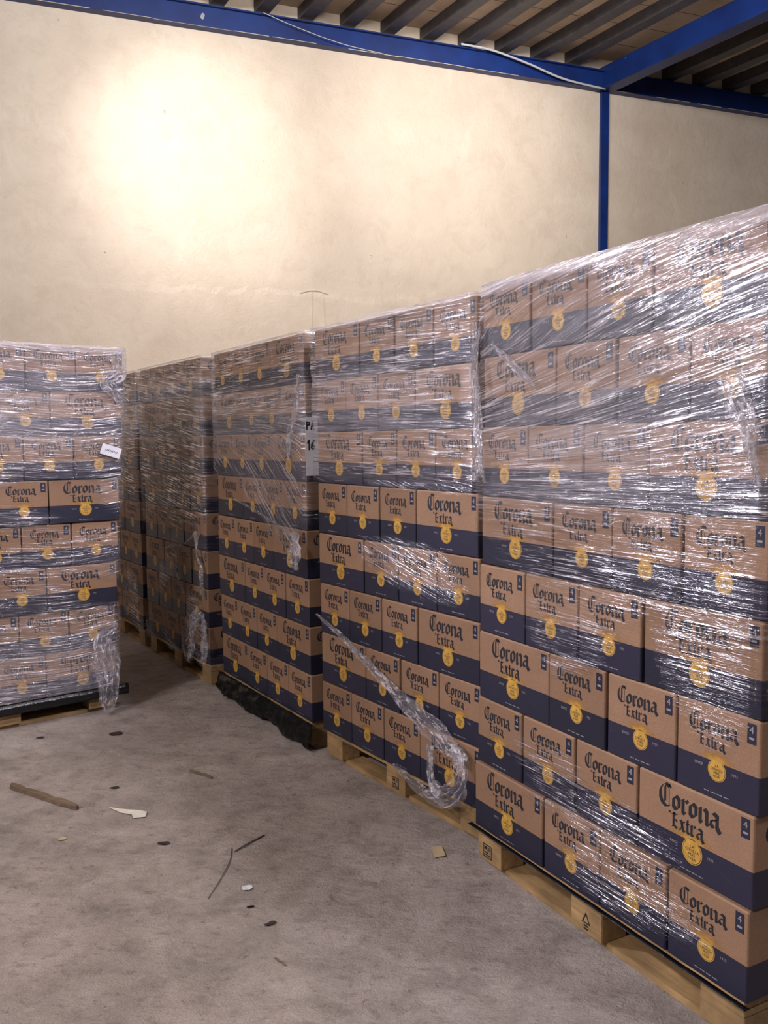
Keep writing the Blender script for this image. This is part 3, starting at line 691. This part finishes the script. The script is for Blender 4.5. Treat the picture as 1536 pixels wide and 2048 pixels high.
# ------------------------------------------------------------------ things lying on the floor
def onfloor(name, bm, mat, label, cat, smooth=False): return tag(link(name, bm, mat, None, smooth), label, cat)
def splinter(name, a, b, w_, h_, mat, label, cat, seed):
    bm = bmesh.new(); A, B = Vector(a), Vector(b); d = (B-A).normalized(); s = Vector((-d.y, d.x, 0)); n = 14; R_ = []
    for i in range(n+1):
        t = i/n; p = A.lerp(B, t); ww = w_*(1+.3*nz(t*5, seed))*(.45 if i in (0, n) else 1)/2; hh = h_*(1+.3*nz(t*7, seed+3)); p = p+s*.012*nz(t*2.5, seed+9)
        R_.append([bm.verts.new(p-s*ww+Vector((0, 0, .001))), bm.verts.new(p+s*ww+Vector((0, 0, .001))), bm.verts.new(p+s*ww*.7+Vector((0, 0, hh))), bm.verts.new(p-s*ww*.8+Vector((0, 0, hh*.8)))])
    for P, Q in zip(R_, R_[1:]):
        for k in range(4): bm.faces.new((P[k], P[(k+1) % 4], Q[(k+1) % 4], Q[k]))
    bm.faces.new(R_[0][::-1]); bm.faces.new(R_[-1]); bmesh.ops.recalc_face_normals(bm, faces=bm.faces)
    return onfloor(name, bm, mat, label, cat)
splinter('wood_splinter', (-1.721, 3.942, 0), (-1.328, 3.686, 0), .030, .022, 'dkwood', 'long broken brown strip of wood on the floor', 'wood scrap', 1)
splinter('wood_splinter', (-.939, 4.121, 0), (-.814, 4.03, 0), .018, .010, 'dkwood', 'small brown wood splinter on the floor near the middle', 'wood scrap', 2)
def scrap(pts, z, mat, label, cat, name, curl=.0):
    bm = bmesh.new(); c = Vector((sum(p[0] for p in pts)/len(pts), sum(p[1] for p in pts)/len(pts), 0))
    vs = [bm.verts.new((p[0], p[1], z+curl*abs(nz(i*1.7, z*9)))) for i, p in enumerate(pts)]; cv = bm.verts.new((c.x, c.y, z))
    for i in range(len(vs)): bm.faces.new((vs[i], vs[(i+1) % len(vs)], cv))
    bmesh.ops.recalc_face_normals(bm, faces=bm.faces); bmesh.ops.solidify(bm, geom=bm.faces[:], thickness=.0012)
    return onfloor(name, bm, mat, label, cat)
scrap([(-1.20, 3.705), (-1.15, 3.680), (-1.09, 3.665), (-1.055, 3.668), (-1.02, 3.650), (-1.012, 3.600), (-1.06, 3.588), (-1.075, 3.625), (-1.13, 3.645)], .003, 'white', 'torn white strip of paper beside the long wood strip', 'paper scrap', 'paper_scrap', .01)
def around(cx, cy, rx, ry, rot, n, seed, jag=.25):
    return [(cx+(rx*math.cos(a)*math.cos(rot)-ry*math.sin(a)*math.sin(rot))*(1+jag*nz(math.cos(a)*2, math.sin(a)*2, seed)), cy+(rx*math.cos(a)*math.sin(rot)+ry*math.sin(a)*math.cos(rot))*(1+jag*nz(math.cos(a)*2, math.sin(a)*2, seed+4))) for a in [2*PI*i/n for i in range(n)]]
scrap(around(-.494, 2.999, .019, .018, 0, 12, 3), .003, 'paper', 'small white scrap on the floor near the centre', 'paper scrap', 'paper_scrap', .008)
scrap(around(-1.461, 4.672, .036, .028, .2, 12, 4), .003, 'leaf', 'dark dry leaf on the floor before the lone stack', 'leaf', 'dry_leaf', .01)
scrap(around(-.875, 3.352, .026, .011, -.1, 10, 5), .003, 'leaf', 'dark red brown chip below the white paper strip', 'wood chip', 'wood_chip', .012)
scrap([(.172, 3.30), (.212, 3.31), (.222, 3.225), (.180, 3.215)], .003, 'card', 'tan square of card on the floor before the front row pallet', 'card scrap', 'card_scrap', .004)
scrap(around(-.383, 2.765, .022, .008, .4, 10, 6), .003, 'leaf', 'dark brown chip on the floor below the white scrap', 'wood chip', 'wood_chip', .012)
scrap(around(-.462, 2.872, .014, .005, .2, 8, 7), .003, 'slip', 'tiny dark blue shard beside the white scrap', 'plastic shard', 'plastic_shard', .006)
scrap(around(-1.29, 3.40, .016, .013, .2, 9, 8), .003, 'card', 'pale chip below the long wood strip', 'wood chip', 'wood_chip', .006)
scrap(around(-1.24, 3.92, .022, .009, .1, 9, 9), .003, 'leaf', 'small dark chip above the white paper strip', 'wood chip', 'wood_chip', .008)
scrap(around(-1.85, 4.62, .022, .009, .1, 9, 10), .003, 'leaf', 'small dark chip in front of the lone stack pallet', 'wood chip', 'wood_chip', .008)
scrap(around(.14, 4.02, .03, .010, .1, 9, 12), .003, 'dkwood', 'brown chip on the floor beside the second pallet', 'wood chip', 'wood_chip', .006)
splinter('wood_splinter', (-.345, 2.575, 0), (-.305, 2.535, 0), .006, .005, 'dkwood', 'tiny dark splinter at the lower centre of the floor', 'wood scrap', 6)
bm = bmesh.new(); tube(bm, spline([(-.618, 2.93, .003), (-.600, 3.06, .004), (-.590, 3.20, .004), (-.60, 3.31, .003)], 6), .0016, 5)
onfloor('dark_thread', bm, 'thread', 'thin dark thread curving on the floor beside the white scrap', 'thread', True)
bm = bmesh.new(); tube(bm, spline([(-.585, 3.28, .003), (-.55, 3.33, .006), (-.49, 3.42, .003)], 6), .003, 5)
onfloor('grey_twig', bm, 'thread', 'thin grey twig at the end of the dark thread', 'twig', True)
